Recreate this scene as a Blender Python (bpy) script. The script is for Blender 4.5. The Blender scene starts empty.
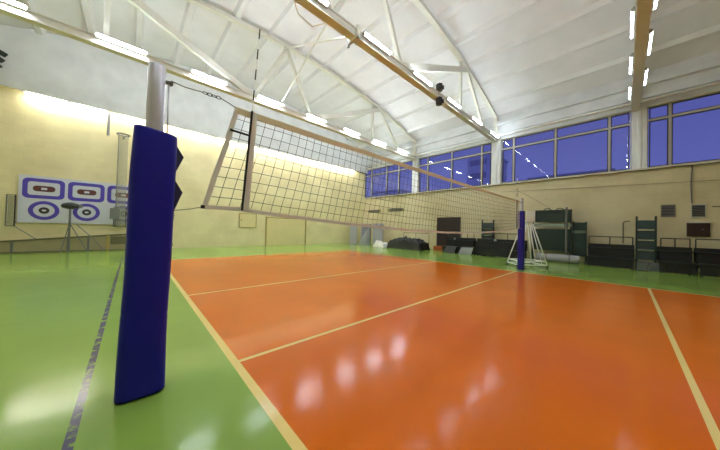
import bpy, bmesh, math, random
from mathutils import Vector, Matrix, noise
random.seed(4)
sc = bpy.context.scene
COL = sc.collection
PI = math.pi

# ------------------------------------------------------------------ camera
CAM = dict(loc=(-0.778, -2.574, 1.329), yaw=0.823, pitch=0.0164, roll=0.0258, f=245.8)
def make_camera():
    y, p, r = CAM['yaw'], CAM['pitch'], CAM['roll']
    F = Vector((math.cos(p)*math.cos(y), math.cos(p)*math.sin(y), math.sin(p)))
    R = F.cross(Vector((0, 0, 1))).normalized()
    U = R.cross(F)
    R2 = math.cos(r)*R + math.sin(r)*U
    U2 = -math.sin(r)*R + math.cos(r)*U
    cd = bpy.data.cameras.new('camera')
    cd.sensor_width = 36.0
    cd.lens = 36.0*CAM['f']/720.0
    cd.clip_start = 0.05
    cd.clip_end = 400
    co = bpy.data.objects.new('camera', cd)
    M = Matrix((R2, U2, -F)).transposed().to_4x4()
    M.translation = Vector(CAM['loc'])
    co.matrix_world = M
    COL.objects.link(co)
    sc.camera = co
make_camera()

# ------------------------------------------------------------------ world (blue dusk outside), exposure
w = bpy.data.worlds.new('dusk'); sc.world = w; w.use_nodes = True
nt = w.node_tree; nt.nodes.clear()
wo = nt.nodes.new('ShaderNodeOutputWorld'); bg = nt.nodes.new('ShaderNodeBackground')
tc = nt.nodes.new('ShaderNodeTexCoord'); sx = nt.nodes.new('ShaderNodeSeparateXYZ'); rp = nt.nodes.new('ShaderNodeValToRGB')
rp.color_ramp.elements[0].position = 0.0; rp.color_ramp.elements[0].color = (0.135, 0.155, 0.50, 1)
rp.color_ramp.elements[1].position = 0.6; rp.color_ramp.elements[1].color = (0.055, 0.055, 0.28, 1)
nt.links.new(tc.outputs['Generated'], sx.inputs[0]); nt.links.new(sx.outputs['Z'], rp.inputs[0])
nt.links.new(rp.outputs[0], bg.inputs[0]); nt.links.new(bg.outputs[0], wo.inputs[0])
bg.inputs[1].default_value = 1.0
TUBE = 140.0       # emission strength of the fluorescent diffusers on the trusses
WASH = 120.0        # emission strength of the tubes under the bulkhead
sc.view_settings.view_transform = 'Standard'
sc.view_settings.look = 'None'
sc.view_settings.gamma = 1.0
sc.view_settings.exposure = 0.08
sc.view_settings.use_curve_mapping = False

# ------------------------------------------------------------------ materials
def lin(c):
    return tuple((v/255/12.92 if v/255 <= 0.04045 else ((v/255+0.055)/1.055)**2.4) for v in c)
MATS = {}
def mat(name, rgb, rough=0.6, metal=0.0, bump=0.0, bscale=20.0, var=0.0, vscale=3.0, spec=0.5, emit=0.0, ecol=None):
    if name in MATS: return MATS[name]
    m = bpy.data.materials.new(name); m.use_nodes = True
    t = m.node_tree; b = t.nodes['Principled BSDF']
    c = lin(rgb)
    b.inputs['Base Color'].default_value = (*c, 1)
    b.inputs['Roughness'].default_value = rough
    b.inputs['Metallic'].default_value = metal
    b.inputs['Specular IOR Level'].default_value = spec
    co = t.nodes.new('ShaderNodeTexCoord')
    if var > 0:
        n = t.nodes.new('ShaderNodeTexNoise'); n.inputs['Scale'].default_value = vscale; n.inputs['Detail'].default_value = 5
        t.links.new(co.outputs['Object'], n.inputs['Vector'])
        r = t.nodes.new('ShaderNodeValToRGB')
        r.color_ramp.elements[0].position = 0.3; r.color_ramp.elements[1].position = 0.7
        r.color_ramp.elements[0].color = (*[x*(1-var) for x in c], 1)
        r.color_ramp.elements[1].color = (*[min(1, x*(1+var*0.6)) for x in c], 1)
        t.links.new(n.outputs['Fac'], r.inputs[0]); t.links.new(r.outputs[0], b.inputs['Base Color'])
    if bump > 0:
        n2 = t.nodes.new('ShaderNodeTexNoise'); n2.inputs['Scale'].default_value = bscale; n2.inputs['Detail'].default_value = 3
        t.links.new(co.outputs['Object'], n2.inputs['Vector'])
        bp = t.nodes.new('ShaderNodeBump'); bp.inputs['Strength'].default_value = bump; bp.inputs['Distance'].default_value = 0.02
        t.links.new(n2.outputs['Fac'], bp.inputs['Height']); t.links.new(bp.outputs[0], b.inputs['Normal'])
    if emit > 0:
        b.inputs['Emission Color'].default_value = (*(ecol or (1, 1, 1)), 1)
        b.inputs['Emission Strength'].default_value = emit
    MATS[name] = m
    return m

def brick_mat(name, rgb, axis):
    m = bpy.data.materials.new(name); m.use_nodes = True
    t = m.node_tree; b = t.nodes['Principled BSDF']; c = lin(rgb)
    b.inputs['Roughness'].default_value = 0.45
    co = t.nodes.new('ShaderNodeTexCoord'); s = t.nodes.new('ShaderNodeSeparateXYZ'); cb = t.nodes.new('ShaderNodeCombineXYZ')
    t.links.new(co.outputs['Object'], s.inputs[0])
    t.links.new(s.outputs[axis], cb.inputs['X']); t.links.new(s.outputs['Z'], cb.inputs['Y'])
    br = t.nodes.new('ShaderNodeTexBrick'); br.inputs['Scale'].default_value = 1.0
    br.inputs['Brick Width'].default_value = 0.52; br.inputs['Row Height'].default_value = 0.26
    br.inputs['Mortar Size'].default_value = 0.006; br.inputs['Mortar Smooth'].default_value = 0.6
    br.inputs['Color1'].default_value = (*c, 1); br.inputs['Color2'].default_value = (*[x*0.95 for x in c], 1)
    br.inputs['Mortar'].default_value = (*[x*0.88 for x in c], 1)
    t.links.new(cb.outputs[0], br.inputs['Vector'])
    n = t.nodes.new('ShaderNodeTexNoise'); n.inputs['Scale'].default_value = 0.7; n.inputs['Detail'].default_value = 8
    t.links.new(co.outputs['Object'], n.inputs['Vector'])
    r = t.nodes.new('ShaderNodeValToRGB'); r.color_ramp.elements[0].position = 0.32; r.color_ramp.elements[1].position = 0.6
    r.color_ramp.elements[0].color = (0.86, 0.84, 0.80, 1); r.color_ramp.elements[1].color = (1, 1, 1, 1)
    t.links.new(n.outputs['Fac'], r.inputs[0])
    mx = t.nodes.new('ShaderNodeMix'); mx.data_type = 'RGBA'; mx.blend_type = 'MULTIPLY'; mx.inputs['Factor'].default_value = 1
    t.links.new(br.outputs['Color'], mx.inputs['A']); t.links.new(r.outputs[0], mx.inputs['B'])
    t.links.new(mx.outputs['Result'], b.inputs['Base Color'])
    bp = t.nodes.new('ShaderNodeBump'); bp.inputs['Strength'].default_value = 0.35; bp.inputs['Distance'].default_value = 0.01
    inv = t.nodes.new('ShaderNodeMath'); inv.operation = 'SUBTRACT'; inv.inputs[0].default_value = 1
    t.links.new(br.outputs['Fac'], inv.inputs[1]); t.links.new(inv.outputs[0], bp.inputs['Height'])
    t.links.new(bp.outputs[0], b.inputs['Normal'])
    return m

def floor_mat(name, rgb, rough=0.15, worn=None):
    """glossy poured floor paint with faint mottling and a slightly wavy lacquer"""
    m = bpy.data.materials.new(name); m.use_nodes = True
    t = m.node_tree; b = t.nodes['Principled BSDF']; c = lin(rgb)
    co = t.nodes.new('ShaderNodeTexCoord')
    n = t.nodes.new('ShaderNodeTexNoise'); n.inputs['Scale'].default_value = 0.8; n.inputs['Detail'].default_value = 6
    t.links.new(co.outputs['Object'], n.inputs['Vector'])
    r = t.nodes.new('ShaderNodeValToRGB'); r.color_ramp.elements[0].position = 0.3; r.color_ramp.elements[1].position = 0.7
    r.color_ramp.elements[0].color = (*[x*0.92 for x in c], 1); r.color_ramp.elements[1].color = (*[x*1.06 for x in c], 1)
    t.links.new(n.outputs['Fac'], r.inputs[0])
    src = r.outputs[0]
    if worn:
        n3 = t.nodes.new('ShaderNodeTexNoise'); n3.inputs['Scale'].default_value = 7; n3.inputs['Detail'].default_value = 9
        n3.inputs['Roughness'].default_value = 0.7
        t.links.new(co.outputs['Object'], n3.inputs['Vector'])
        r3 = t.nodes.new('ShaderNodeValToRGB'); r3.color_ramp.elements[0].position = 0.40; r3.color_ramp.elements[1].position = 0.49
        t.links.new(n3.outputs['Fac'], r3.inputs[0])
        mx = t.nodes.new('ShaderNodeMix'); mx.data_type = 'RGBA'
        t.links.new(r3.outputs[0], mx.inputs['Factor']); t.links.new(src, mx.inputs['A'])
        mx.inputs['B'].default_value = (*lin(worn), 1); src = mx.outputs['Result']
    t.links.new(src, b.inputs['Base Color'])
    b.inputs['Roughness'].default_value = rough
    b.inputs['Specular IOR Level'].default_value = 0.14
    n2 = t.nodes.new('ShaderNodeTexNoise'); n2.inputs['Scale'].default_value = 2.2; n2.inputs['Detail'].default_value = 4
    t.links.new(co.outputs['Object'], n2.inputs['Vector'])
    bp = t.nodes.new('ShaderNodeBump'); bp.inputs['Strength'].default_value = 0.12; bp.inputs['Distance'].default_value = 0.03
    t.links.new(n2.outputs['Fac'], bp.inputs['Height']); t.links.new(bp.outputs[0], b.inputs['Normal'])
    return m

def glass_mat():
    m = bpy.data.materials.new('window_glass'); m.use_nodes = True
    t = m.node_tree; t.nodes.clear()
    o = t.nodes.new('ShaderNodeOutputMaterial'); tr = t.nodes.new('ShaderNodeBsdfTransparent'); gl = t.nodes.new('ShaderNodeBsdfGlossy')
    gl.inputs['Roughness'].default_value = 0.02
    tr.inputs['Color'].default_value = (0.93, 0.95, 0.95, 1)
    fr = t.nodes.new('ShaderNodeFresnel'); fr.inputs['IOR'].default_value = 1.28
    mx = t.nodes.new('ShaderNodeMixShader')
    t.links.new(fr.outputs[0], mx.inputs[0]); t.links.new(tr.outputs[0], mx.inputs[1]); t.links.new(gl.outputs[0], mx.inputs[2])
    t.links.new(mx.outputs[0], o.inputs[0])
    return m

def netting_mat():
    m = bpy.data.materials.new('grey_netting'); m.use_nodes = True
    t = m.node_tree; t.nodes.clear()
    o = t.nodes.new('ShaderNodeOutputMaterial'); tr = t.nodes.new('ShaderNodeBsdfTransparent'); df = t.nodes.new('ShaderNodeBsdfDiffuse')
    df.inputs['Color'].default_value = (*lin((165, 165, 150)), 1)
    mx = t.nodes.new('ShaderNodeMixShader'); mx.inputs[0].default_value = 0.3
    t.links.new(tr.outputs[0], mx.inputs[1]); t.links.new(df.outputs[0], mx.inputs[2]); t.links.new(mx.outputs[0], o.inputs[0])
    return m

GREEN = floor_mat('floor_green_paint', (133, 164, 74))
ORANGE = floor_mat('floor_orange_paint', (210, 103, 8))
LINE = floor_mat('floor_line_paint', (232, 205, 128))
WORN = floor_mat('floor_worn_purple_line', (133, 164, 74), worn=(82, 80, 100))
GLASS = glass_mat()
NETTING = netting_mat()
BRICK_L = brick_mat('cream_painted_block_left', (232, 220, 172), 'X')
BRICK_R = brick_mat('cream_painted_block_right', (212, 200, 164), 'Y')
M_WHITE = mat('white_ceiling_paint', (231, 230, 232), 0.7, var=0.05, vscale=1.2)
M_PLASTER = mat('white_plaster', (222, 224, 226), 0.75, var=0.10, vscale=1.5, bump=0.2, bscale=9)
M_STEEL = mat('white_painted_steel', (226, 224, 214), 0.5, var=0.05, vscale=2)
M_FRAME = mat('window_frame_grey', (178, 176, 172), 0.5)
M_SASH = mat('dark_sash', (58, 56, 66), 0.5)
M_SILL = mat('sill_paint', (205, 198, 176), 0.6, var=0.06)
M_DARK = mat('dark_metal', (38, 38, 40), 0.5)
M_BLACK = mat('black_vinyl', (18, 20, 21), 0.55, bump=0.15, bscale=12, var=0.2)
M_BENCH = mat('bench_dark_paint', (20, 26, 26), 0.5, var=0.25, vscale=4)
M_DGREEN = mat('dark_green_paint', (17, 42, 36), 0.45, var=0.15, vscale=3)
M_GREY = mat('grey_vinyl', (160, 158, 164), 0.6, bump=0.2, bscale=6, var=0.1)
M_GREYD = mat('grey_metal', (112, 112, 112), 0.4, metal=0.3)
M_GALV = mat('galvanised_post', (196, 194, 204), 0.32, metal=0.55)
M_PAD = mat('navy_pad_vinyl', (26, 24, 150), 0.5, spec=0.25, bump=0.25, bscale=7, var=0.08, vscale=4)
M_PADIN = mat('pad_inner_black', (18, 16, 66), 0.6)
M_PAD2 = mat('violet_pad_vinyl', (42, 36, 132), 0.5, spec=0.25, bump=0.2, bscale=9)
M_TAPE = mat('net_tape_cream', (222, 206, 172), 0.8, var=0.05, vscale=9)
M_TAPEW = mat('net_tape_white', (226, 222, 214), 0.8, var=0.05, vscale=9)
M_CORD = mat('net_cord_black', (28, 26, 26), 0.8)
M_ROPE = mat('grey_rope', (130, 124, 112), 0.8)
M_LAMP = mat('fluorescent_diffuser', (245, 245, 245), 0.5, emit=TUBE, ecol=(0.86, 0.95, 1.0))
M_LAMPDIM = mat('fluorescent_diffuser_dimmed', (245, 245, 245), 0.5, emit=TUBE*0.46, ecol=(0.82, 0.93, 1.0))  # same fitting at lower strength, dimmed to balance brightness across the hall
M_LAMPS = mat('fluorescent_diffuser_slim', (245, 245, 245), 0.5, emit=TUBE*0.2, ecol=(0.82, 0.93, 1.0))
M_LAMPW = mat('fluorescent_wash_tube', (245, 245, 245), 0.5, emit=WASH, ecol=(1.0, 0.97, 0.88))
M_HOUSING = mat('lamp_housing', (215, 215, 210), 0.5)
M_BROWN = mat('dark_brown_wood', (58, 34, 30), 0.5, var=0.15, vscale=5)
M_STEP = mat('orange_wood', (176, 92, 40), 0.55, var=0.15, vscale=6)
M_BOARDW = mat('target_board_white', (206, 208, 218), 0.6, var=0.03)
M_PURPLE = mat('target_purple_ring', (78, 64, 172), 0.6)
M_MAROON = mat('target_maroon', (92, 44, 44), 0.6)
M_VENT = mat('vent_grey', (112, 108, 104), 0.5)
M_VENTF = mat('vent_frame_white', (190, 184, 170), 0.6)
M_BARR = mat('barrier_beige', (158, 148, 110), 0.6, var=0.1)
M_WHITEP = mat('white_tube_paint', (246, 246, 246), 0.4)
M_CLOTH = mat('white_sheet', (214, 210, 204), 0.85, bump=0.3, bscale=14)
M_BUILD = mat('dusk_concrete', (205, 205, 220), 0.8, var=0.1, vscale=0.3)
M_BUILDW = mat('dusk_window_band', (150, 150, 172), 0.4)
M_GREYC = mat('pale_grey_sheet', (150, 152, 152), 0.7, bump=0.3, bscale=8)

# ------------------------------------------------------------------ mesh helpers
class MB:
    def __init__(s): s.v = []; s.f = []
    def add(s, vs, fs):
        o = len(s.v); s.v += [tuple(v) for v in vs]; s.f += [tuple(i+o for i in f) for f in fs]; return s
    def box(s, c, d, M=None):
        x, y, z = d[0]/2, d[1]/2, d[2]/2
        vs = [Vector((i*x, j*y, k*z)) for k in (-1, 1) for j in (-1, 1) for i in (-1, 1)]
        if M is not None: vs = [M @ v for v in vs]
        vs = [v + Vector(c) for v in vs]
        return s.add(vs, [(0, 2, 3, 1), (4, 5, 7, 6), (0, 1, 5, 4), (2, 6, 7, 3), (0, 4, 6, 2), (1, 3, 7, 5)])
    def span(s, a, b):
        return s.box([(a[i]+b[i])/2 for i in range(3)], [abs(b[i]-a[i]) for i in range(3)])
    def bar(s, a, b, wd, ht, up=(0, 0, 1)):
        a, b = Vector(a), Vector(b); d = (b-a); L = d.length; d.normalize()
        u = Vector(up)
        if abs(d.dot(u)) > 0.98: u = Vector((1, 0, 0))
        sd = d.cross(u).normalized(); u = sd.cross(d)
        return s.box((a+b)/2, (L, wd, ht), Matrix((d, sd, u)).transposed())
    def tube(s, pts, r, n=8, caps=True, closed=False):
        pts = [Vector(p) for p in pts]; N = len(pts); rings = []
        rr = r if isinstance(r, (list, tuple)) else [r]*N
        ref = None
        for i, p in enumerate(pts):
            if closed: d = pts[(i+1) % N]-pts[i-1]
            else: d = pts[min(i+1, N-1)]-pts[max(i-1, 0)]
            d.normalize()
            if ref is None:
                ref = Vector((0, 0, 1)) if abs(d.z) < 0.9 else Vector((1, 0, 0))
            a = d.cross(ref).normalized(); b = a.cross(d).normalized(); ref = b
            rings.append([p+rr[i]*(math.cos(2*PI*k/n)*a+math.sin(2*PI*k/n)*b) for k in range(n)])
        vs = [v for rg in rings for v in rg]; fs = []
        for i in range(N if closed else N-1):
            j = (i+1) % N
            for k in range(n):
                k2 = (k+1) % n
                fs.append((i*n+k, i*n+k2, j*n+k2, j*n+k))
        if caps and not closed:
            fs.append(tuple(range(n-1, -1, -1))); fs.append(tuple((N-1)*n+k for k in range(n)))
        return s.add(vs, fs)
    def lathe(s, prof, c=(0, 0, 0), n=24):
        vs = []; fs = []
        for r, z in prof:
            for k in range(n): vs.append((c[0]+r*math.cos(2*PI*k/n), c[1]+r*math.sin(2*PI*k/n), c[2]+z))
        P = len(prof)
        for i in range(P-1):
            for k in range(n):
                k2 = (k+1) % n; fs.append((i*n+k, i*n+k2, (i+1)*n+k2, (i+1)*n+k))
        fs.append(tuple(range(n-1, -1, -1))); fs.append(tuple((P-1)*n+k for k in range(n)))
        return s.add(vs, fs)
    def prism(s, poly, d, origin=(0, 0, 0), ux=(1, 0, 0), uy=(0, 0, 1)):
        """poly in (ux,uy) plane, extruded by vector d"""
        o = Vector(origin); ux = Vector(ux); uy = Vector(uy); d = Vector(d); n = len(poly)
        a = [o+p[0]*ux+p[1]*uy for p in poly]; b = [v+d for v in a]
        fs = [tuple(range(n-1, -1, -1)), tuple(range(n, 2*n))]+[(i, (i+1) % n, (i+1) % n+n, i+n) for i in range(n)]
        return s.add(a+b, fs)
    def ring(s, outer, inner, d, origin=(0, 0, 0), ux=(1, 0, 0), uy=(0, 0, 1)):
        o = Vector(origin); ux = Vector(ux); uy = Vector(uy); d = Vector(d); n = len(outer)
        f = lambda p: o+p[0]*ux+p[1]*uy
        A = [f(p) for p in outer]; B = [f(p) for p in inner]; A2 = [v+d for v in A]; B2 = [v+d for v in B]
        fs = []
        for i in range(n):
            j = (i+1) % n
            fs += [(i, j, n+j, n+i), (2*n+i, 3*n+i, 3*n+j, 2*n+j), (i, 2*n+i, 2*n+j, j), (n+i, n+j, 3*n+j, 3*n+i)]
        return s.add(A+B+A2+B2, fs)
    def build(s, name, m, parent=None, bevel=0.0, smooth=False, loc=None, fix=True):
        me = bpy.data.meshes.new(name); me.from_pydata(s.v, [], s.f); me.update()
        if fix:
            bm = bmesh.new(); bm.from_mesh(me); bmesh.ops.recalc_face_normals(bm, faces=bm.faces)
            bm.to_mesh(me); bm.free()
        if smooth:
            for p in me.polygons: p.use_smooth = True
        for mm in (m if isinstance(m, list) else [m]): me.materials.append(mm)
        o = bpy.data.objects.new(name, me); COL.objects.link(o)
        if bevel > 0:
            b = o.modifiers.new('bevel', 'BEVEL'); b.width = bevel; b.segments = 2; b.limit_method = 'ANGLE'
        if parent is not None: o.parent = parent
        if loc is not None: o.location = loc
        return o

def thing(name, label, cat, loc=(0, 0, 0), rotz=0, group=None, kind=None):
    o = bpy.data.objects.new(name, None); o.empty_display_size = 0.2
    o.location = loc; o.rotation_euler = (0, 0, rotz); COL.objects.link(o)
    o['label'] = label; o['category'] = cat
    if group: o['group'] = group
    if kind: o['kind'] = kind
    return o
def tag(o, label, cat, group=None, kind=None):
    o['label'] = label; o['category'] = cat
    if group: o['group'] = group
    if kind: o['kind'] = kind
    return o
def struct(o, label=None, cat=None):
    o['kind'] = 'structure'
    if label: o['label'] = label
    if cat: o['category'] = cat
    return o
def copy_tree(o, parent=None):
    c = o.copy(); COL.objects.link(c)
    if parent is not None: c.parent = parent
    for ch in list(o.children): copy_tree(ch, c)
    return c

# ------------------------------------------------------------------ building dimensions (metres)
XN, XR = -6.3, 15.32           # side walls
YB, YL = -9.6, 14.38           # wall behind the viewer, end wall with the targets
SILL, WTOP = 4.26, 6.90
T1, T2, T3 = 8.59, 2.77, -2.86 # the three roof trusses
roof = lambda x: 10.27-0.0155*(x-4.45)**2

# floor: green surround, orange court, painted lines
def build_floor():
    ex = 0.035; el = 0.025
    xs = [XN-0.2, -1.04, -0.99, -ex, ex, 9-ex, 9+ex, XR+0.3]
    ys = [YB-0.2, -3-el, -3+el, -el, el, 3-el, 3+el, 9-ex, 9+ex, 12.2, YL+0.3]
    me = bpy.data.meshes.new('floor'); vs = []; fs = []; mi = []
    nx, ny = len(xs), len(ys)
    for y in ys:
        for x in xs: vs.append((x, y, 0))
    for j in range(ny-1):
        for i in range(nx-1):
            fs.append((j*nx+i, j*nx+i+1, (j+1)*nx+i+1, (j+1)*nx+i))
            xc, yc = (xs[i]+xs[i+1])/2, (ys[j]+ys[j+1])/2
            m = 0
            if -1.04 < xc < -0.99 and yc < 12.2: m = 3
            if -ex < xc < 9+ex and yc < 9+ex:
                m = 1
                if xc < ex or xc > 9-ex or yc > 9-ex: m = 2
                for q in (-3, 0, 3):
                    if abs(yc-q) < el: m = 2
            mi.append(m)
    me.from_pydata(vs, [], fs); me.update()
    for m in (GREEN, ORANGE, LINE, WORN): me.materials.append(m)
    me.polygons.foreach_set('material_index', mi)
    o = bpy.data.objects.new('floor', me); COL.objects.link(o)
    struct(o, 'glossy green sports floor with orange volleyball court and cream lines', 'floor')
build_floor()

# ceiling: arched ribbed slabs running along the hall
def build_ceiling():
    prof = []
    ribs = [4.45+1.5*k+0.75 for k in range(-8, 8)]
    x = XN-0.1; pts = []
    edges = sorted([r for r in ribs if XN < r < XR])
    prof.append((XN-0.1, roof(XN-0.1)))
    for r in edges:
        prof += [(r-0.17, roof(r)+0.0), (r-0.085, roof(r)-0.17), (r+0.085, roof(r)-0.17), (r+0.17, roof(r)+0.0)]
    prof.append((XR+0.1, roof(XR+0.1)))
    poly = prof+[(XR+0.1, 11.0), (XN-0.1, 11.0)]
    o = MB().prism(poly, (0, YL-YB+0.2, 0), (0, YB-0.1, 0)).build('ceiling', M_WHITE)
    struct(o, 'white arched ceiling of ribbed slabs', 'ceiling')
build_ceiling()

struct(MB().span((XN-0.3, YL, 0), (XR+0.3, YL+0.3, roof(4.4)+0.5)).build('wall_left', BRICK_L), 'cream painted block end wall behind the targets', 'wall')
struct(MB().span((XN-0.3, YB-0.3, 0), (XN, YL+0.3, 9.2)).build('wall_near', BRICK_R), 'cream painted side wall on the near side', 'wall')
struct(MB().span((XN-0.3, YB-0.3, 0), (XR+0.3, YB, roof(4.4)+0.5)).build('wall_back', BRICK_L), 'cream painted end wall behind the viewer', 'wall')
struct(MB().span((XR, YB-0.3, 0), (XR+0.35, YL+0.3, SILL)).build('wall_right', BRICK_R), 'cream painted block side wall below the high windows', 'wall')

# stepped band over the windows
b = MB()
b.span((XR, YB, WTOP), (XR+0.35, YL, 8.5))
b.span((XR-0.10, YB, 7.28), (XR, YL, 7.42)); b.span((XR-0.22, YB, 7.80), (XR, YL, 8.0)); b.span((XR-0.06, YB, WTOP), (XR, YL, 6.98))
struct(b.build('trim_1', M_PLASTER), 'stepped off-white plaster band between the high windows and the ceiling', 'trim')
# white bulkhead over the end wall
pl = [(XN, 6.58)]+[(XR, 6.58)]+[(XR-k*(XR-XN)/24, roof(XR-k*(XR-XN)/24)-0.05) for k in range(25)]
struct(MB().prism(pl, (0, 0.12, 0), (0, YL-0.45, 0)).build('trim_2', M_PLASTER), 'white plaster bulkhead above the cream end wall', 'trim')
struct(MB().span((XR-0.09, YB, SILL-0.09), (XR+0.05, YL, SILL)).build('trim_3', M_SILL, bevel=0.01), 'pale ledge running below the high windows', 'trim')

# columns between windows
for i, y in enumerate((T1, T2, T3+0.0)):
    wd = 0.52 if i < 2 else 0.44
    if i == 2: y -= .12
    m = MB(); m.span((XR-0.05, y-wd/2, SILL), (XR+0.3, y+wd/2, WTOP)); m.span((XR-0.08, y-0.06, SILL), (XR-0.05, y+0.06, WTOP))
    o = m.build('pillar', M_PLASTER, bevel=0.01)
    struct(o, ['white pillar between the windows nearest the corner', 'white pillar under the middle roof truss', 'wide white pillar under the nearest roof truss'][i], 'pillar')

# windows
bays = [(T1+0.26, YL-0.05, [(13.43), 11.59, 10.27]), (T2+0.26, T1-0.26, [7.53, 5.64, 3.64]), (T3+0.11, T2-0.26, [1.86, -0.07, -2.06]), (YB+0.2, T3-0.33, [-3.82, -5.6, -7.5])]
for i, (y0, y1, ms) in enumerate(bays):
    w_ = thing('window_%d' % (i+1), ['high blue-lit window band in the far corner', 'high window band between the first two white pillars from the corner',
        'high window band between the middle pillar and the wide pillar', 'high window band right of the wide white pillar'][i], 'window', (XR+0.12, (y0+y1)/2, SILL), kind='structure')
    yc = (y0+y1)/2; H = WTOP-SILL
    fr = MB()
    t = 0.04
    fr.span((-.05, y0-yc, 0), (.05, y1-yc, t)); fr.span((-.05, y0-yc, H-t), (.05, y1-yc, H))
    fr.span((-.05, y0-yc, 0), (.05, y0-yc+t, H)); fr.span((-.05, y1-yc-t, 0), (.05, y1-yc, H))
    fr.build('window_frame', M_FRAME, w_)
    for q in ms: MB().span((-.06, q-yc-.04, t), (.06, q-yc+.04, H-t)).build('mullion', M_FRAME, w_)
    tr = MB(); tr.span((-.055, y0-yc+t, H-.62), (.055, y1-yc-t, H-.54))
    tr.build('transom', M_FRAME, w_)
    cuts = [y0-yc+.03]+sorted(q-yc for q in ms)+[y1-yc-.03]
    for a, c in zip(cuts[:-1], cuts[1:]):
        for z0, z1 in ((t, H-.62), (H-.54, H-t)):
            mx_, mz, hy, hz = (a+c)/2, (z0+z1)/2, (c-a)/2-.04, (z1-z0)/2
            oz = [(-hy, -hz), (hy, -hz), (hy, hz), (-hy, hz)]; iz = [(p[0]-math.copysign(.035, p[0]), p[1]-math.copysign(.035, p[1])) for p in oz]
            MB().ring(oz, iz, (.07, 0, 0), ux=(0, 1, 0)).build('sash', M_SASH, w_, loc=(-.035, mx_, mz))
    MB().span((-.008, y0-yc+t, t), (.008, y1-yc-t, H-t)).build('pane', GLASS, w_)

# door in the right wall, flush door in the end wall
d = thing('door_1', 'dark brown double door in the cream side wall', 'door', (XR, 5.75, 0), kind='structure')
fr = MB(); fr.span((-.05, -.86, 0), (.02, -.80, 2.3)); fr.span((-.05, .80, 0), (.02, .86, 2.3)); fr.span((-.05, -.86, 2.24), (.02, .86, 2.3))
fr.build('door_frame', M_BROWN, d)
for s in (-1, 1):
    l = MB(); l.span((-.03, s*.4-.395, .02), (.01, s*.4+.395, 2.24))
    for z in (.35, 1.25): l.span((-.038, s*.4-.28, z), (-.028, s*.4+.28, z+.75))
    lf = l.build('door_leaf', mat('door_dark_brown', (34, 24, 28), 0.5), d)
    MB().tube([(-.07, s*.06, 1.0), (-.07, s*.06, 1.2)], .012).build('door_handle', M_GREYD, lf)
d = thing('door_2', 'cream flush door outlined in the end wall', 'door', (7.6, YL, 0), kind='structure')
MB().span((-1.5, -.02, 0), (1.5, .02, 1.95)).build('door_leaf', mat('cream_door_paint', (222, 206, 152), 0.5, var=.04), d)
fr = MB()
for x in (-1.55, 1.55): fr.span((x-.045, -.05, 0), (x+.045, .01, 2.03))
fr.span((-1.55, -.045, 1.95), (1.0, .01, 2.0))
fr.build('door_frame', mat('tarnished_frame', (150, 132, 78), 0.5), d)
d = thing('wall_hatch', 'small cream square hatch in the end wall beside the flush door', 'hatch', (4.82, YL-.03, 1.69))
MB().span((-.52, -.012, -.44), (.52, .03, .44)).build('panel', MATS['cream_door_paint'], d)
fr = MB(); oz = [(-.55, -.47), (.55, -.47), (.55, .47), (-.55, .47)]; iz = [(x*.93, z*.93) for x, z in oz]
fr.ring(oz, iz, (0, -.03, 0)).build('frame', MATS['tarnished_frame'], d)
MB().box((-.42, -.03, .02), (.06, .03, .06)).build('latch', M_DARK, d)

# ------------------------------------------------------------------ roof trusses
def arch_z(x): return roof(x)-0.17
def truss(y, name_label):
    t = thing('roof_truss', name_label, 'roof truss', (0, y, 0), kind='structure')
    tb = MB(); L0, L1 = XN+0.02, XR-0.02
    tb.span((L0, -.12, 6.80), (L1, .12, 6.83)); tb.span((L0, -.09, 6.83), (L1, .09, 7.02)); tb.span((L0, -.12, 7.02), (L1, .12, 7.05))
    tb.build('tie_beam', M_STEEL, t)
    xs = [L0+(L1-L0)*k/40 for k in range(41)]
    top = [(x, arch_z(x)-.005) for x in xs]; bot = [(x, arch_z(x)-.14) for x in xs[::-1]]
    MB().prism(top+bot, (0, .20, 0), (0, -.10, 0)).build('arch', M_STEEL, t)
    c = 4.45; A = lambda x: (x, 0, arch_z(x)-.15); B = lambda x: (x, 0, 7.04)
    for a, q in ((A(c), B(c-1.45)), (A(c), B(c+1.45)), (A(c-6.7), B(c-8.8)), (A(c+6.7), B(c+8.8))):
        MB().bar(a, q, .12, .14).build('diagonal', M_STEEL, t)
    for a, q in ((A(c-6.6), B(c-1.55)), (A(c+6.6), B(c+1.55))):
        MB().bar(a, q, .16, .24).build('diagonal', M_STEEL, t)
    for x in (c-6.0, c+6.0):
        MB().bar(B(x), A(x), .10, .13).build('hanger', M_STEEL, t)
    for x in (XR-.13, XN+.13):
        MB().span((x-.1, -.1, 7.05), (x+.1, .1, arch_z(x)-.1)).build('end_post', M_STEEL, t)
    return t
truss(T1, 'white roof truss furthest from the viewer with arch and diagonals')
truss(T2, 'white roof truss above the middle of the court')
truss(T3, 'roof truss passing overhead on the right above the wide pillar')
# sway braces crossing between the far and the middle truss
for (a, b_, lab) in (((4.3, T1-.1, arch_z(4.3)-.25), (3.75, T2+.12, 6.95), 'thin white brace tube from far arch down to middle tie beam'),
                     ((4.1, T1-.12, 6.9), (4.3, T2+.1, arch_z(4.3)-.2), 'thin white brace tube rising from far tie beam')):
    tag(MB().tube([a, b_], .035, 8).build('brace_tube', M_STEEL, smooth=True), lab, 'brace', kind='structure')
cl = thing('beam_clamp', 'white pipe clamp on the underside of the middle tie beam', 'clamp', (3.75, T2, 6.8))
m = MB(); m.span((-.05, -.2, -.05), (.05, .2, 0)); m.span((-.05, -.2, -.05), (.05, -.13, .3)); m.span((-.05, .13, -.05), (.05, .2, .3)); m.build('strap', M_STEEL, cl, bevel=.01)
MB().tube([(0, .24, .12), (0, .24, -.12)], .04).build('bolt', M_GREYD, cl)

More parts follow.
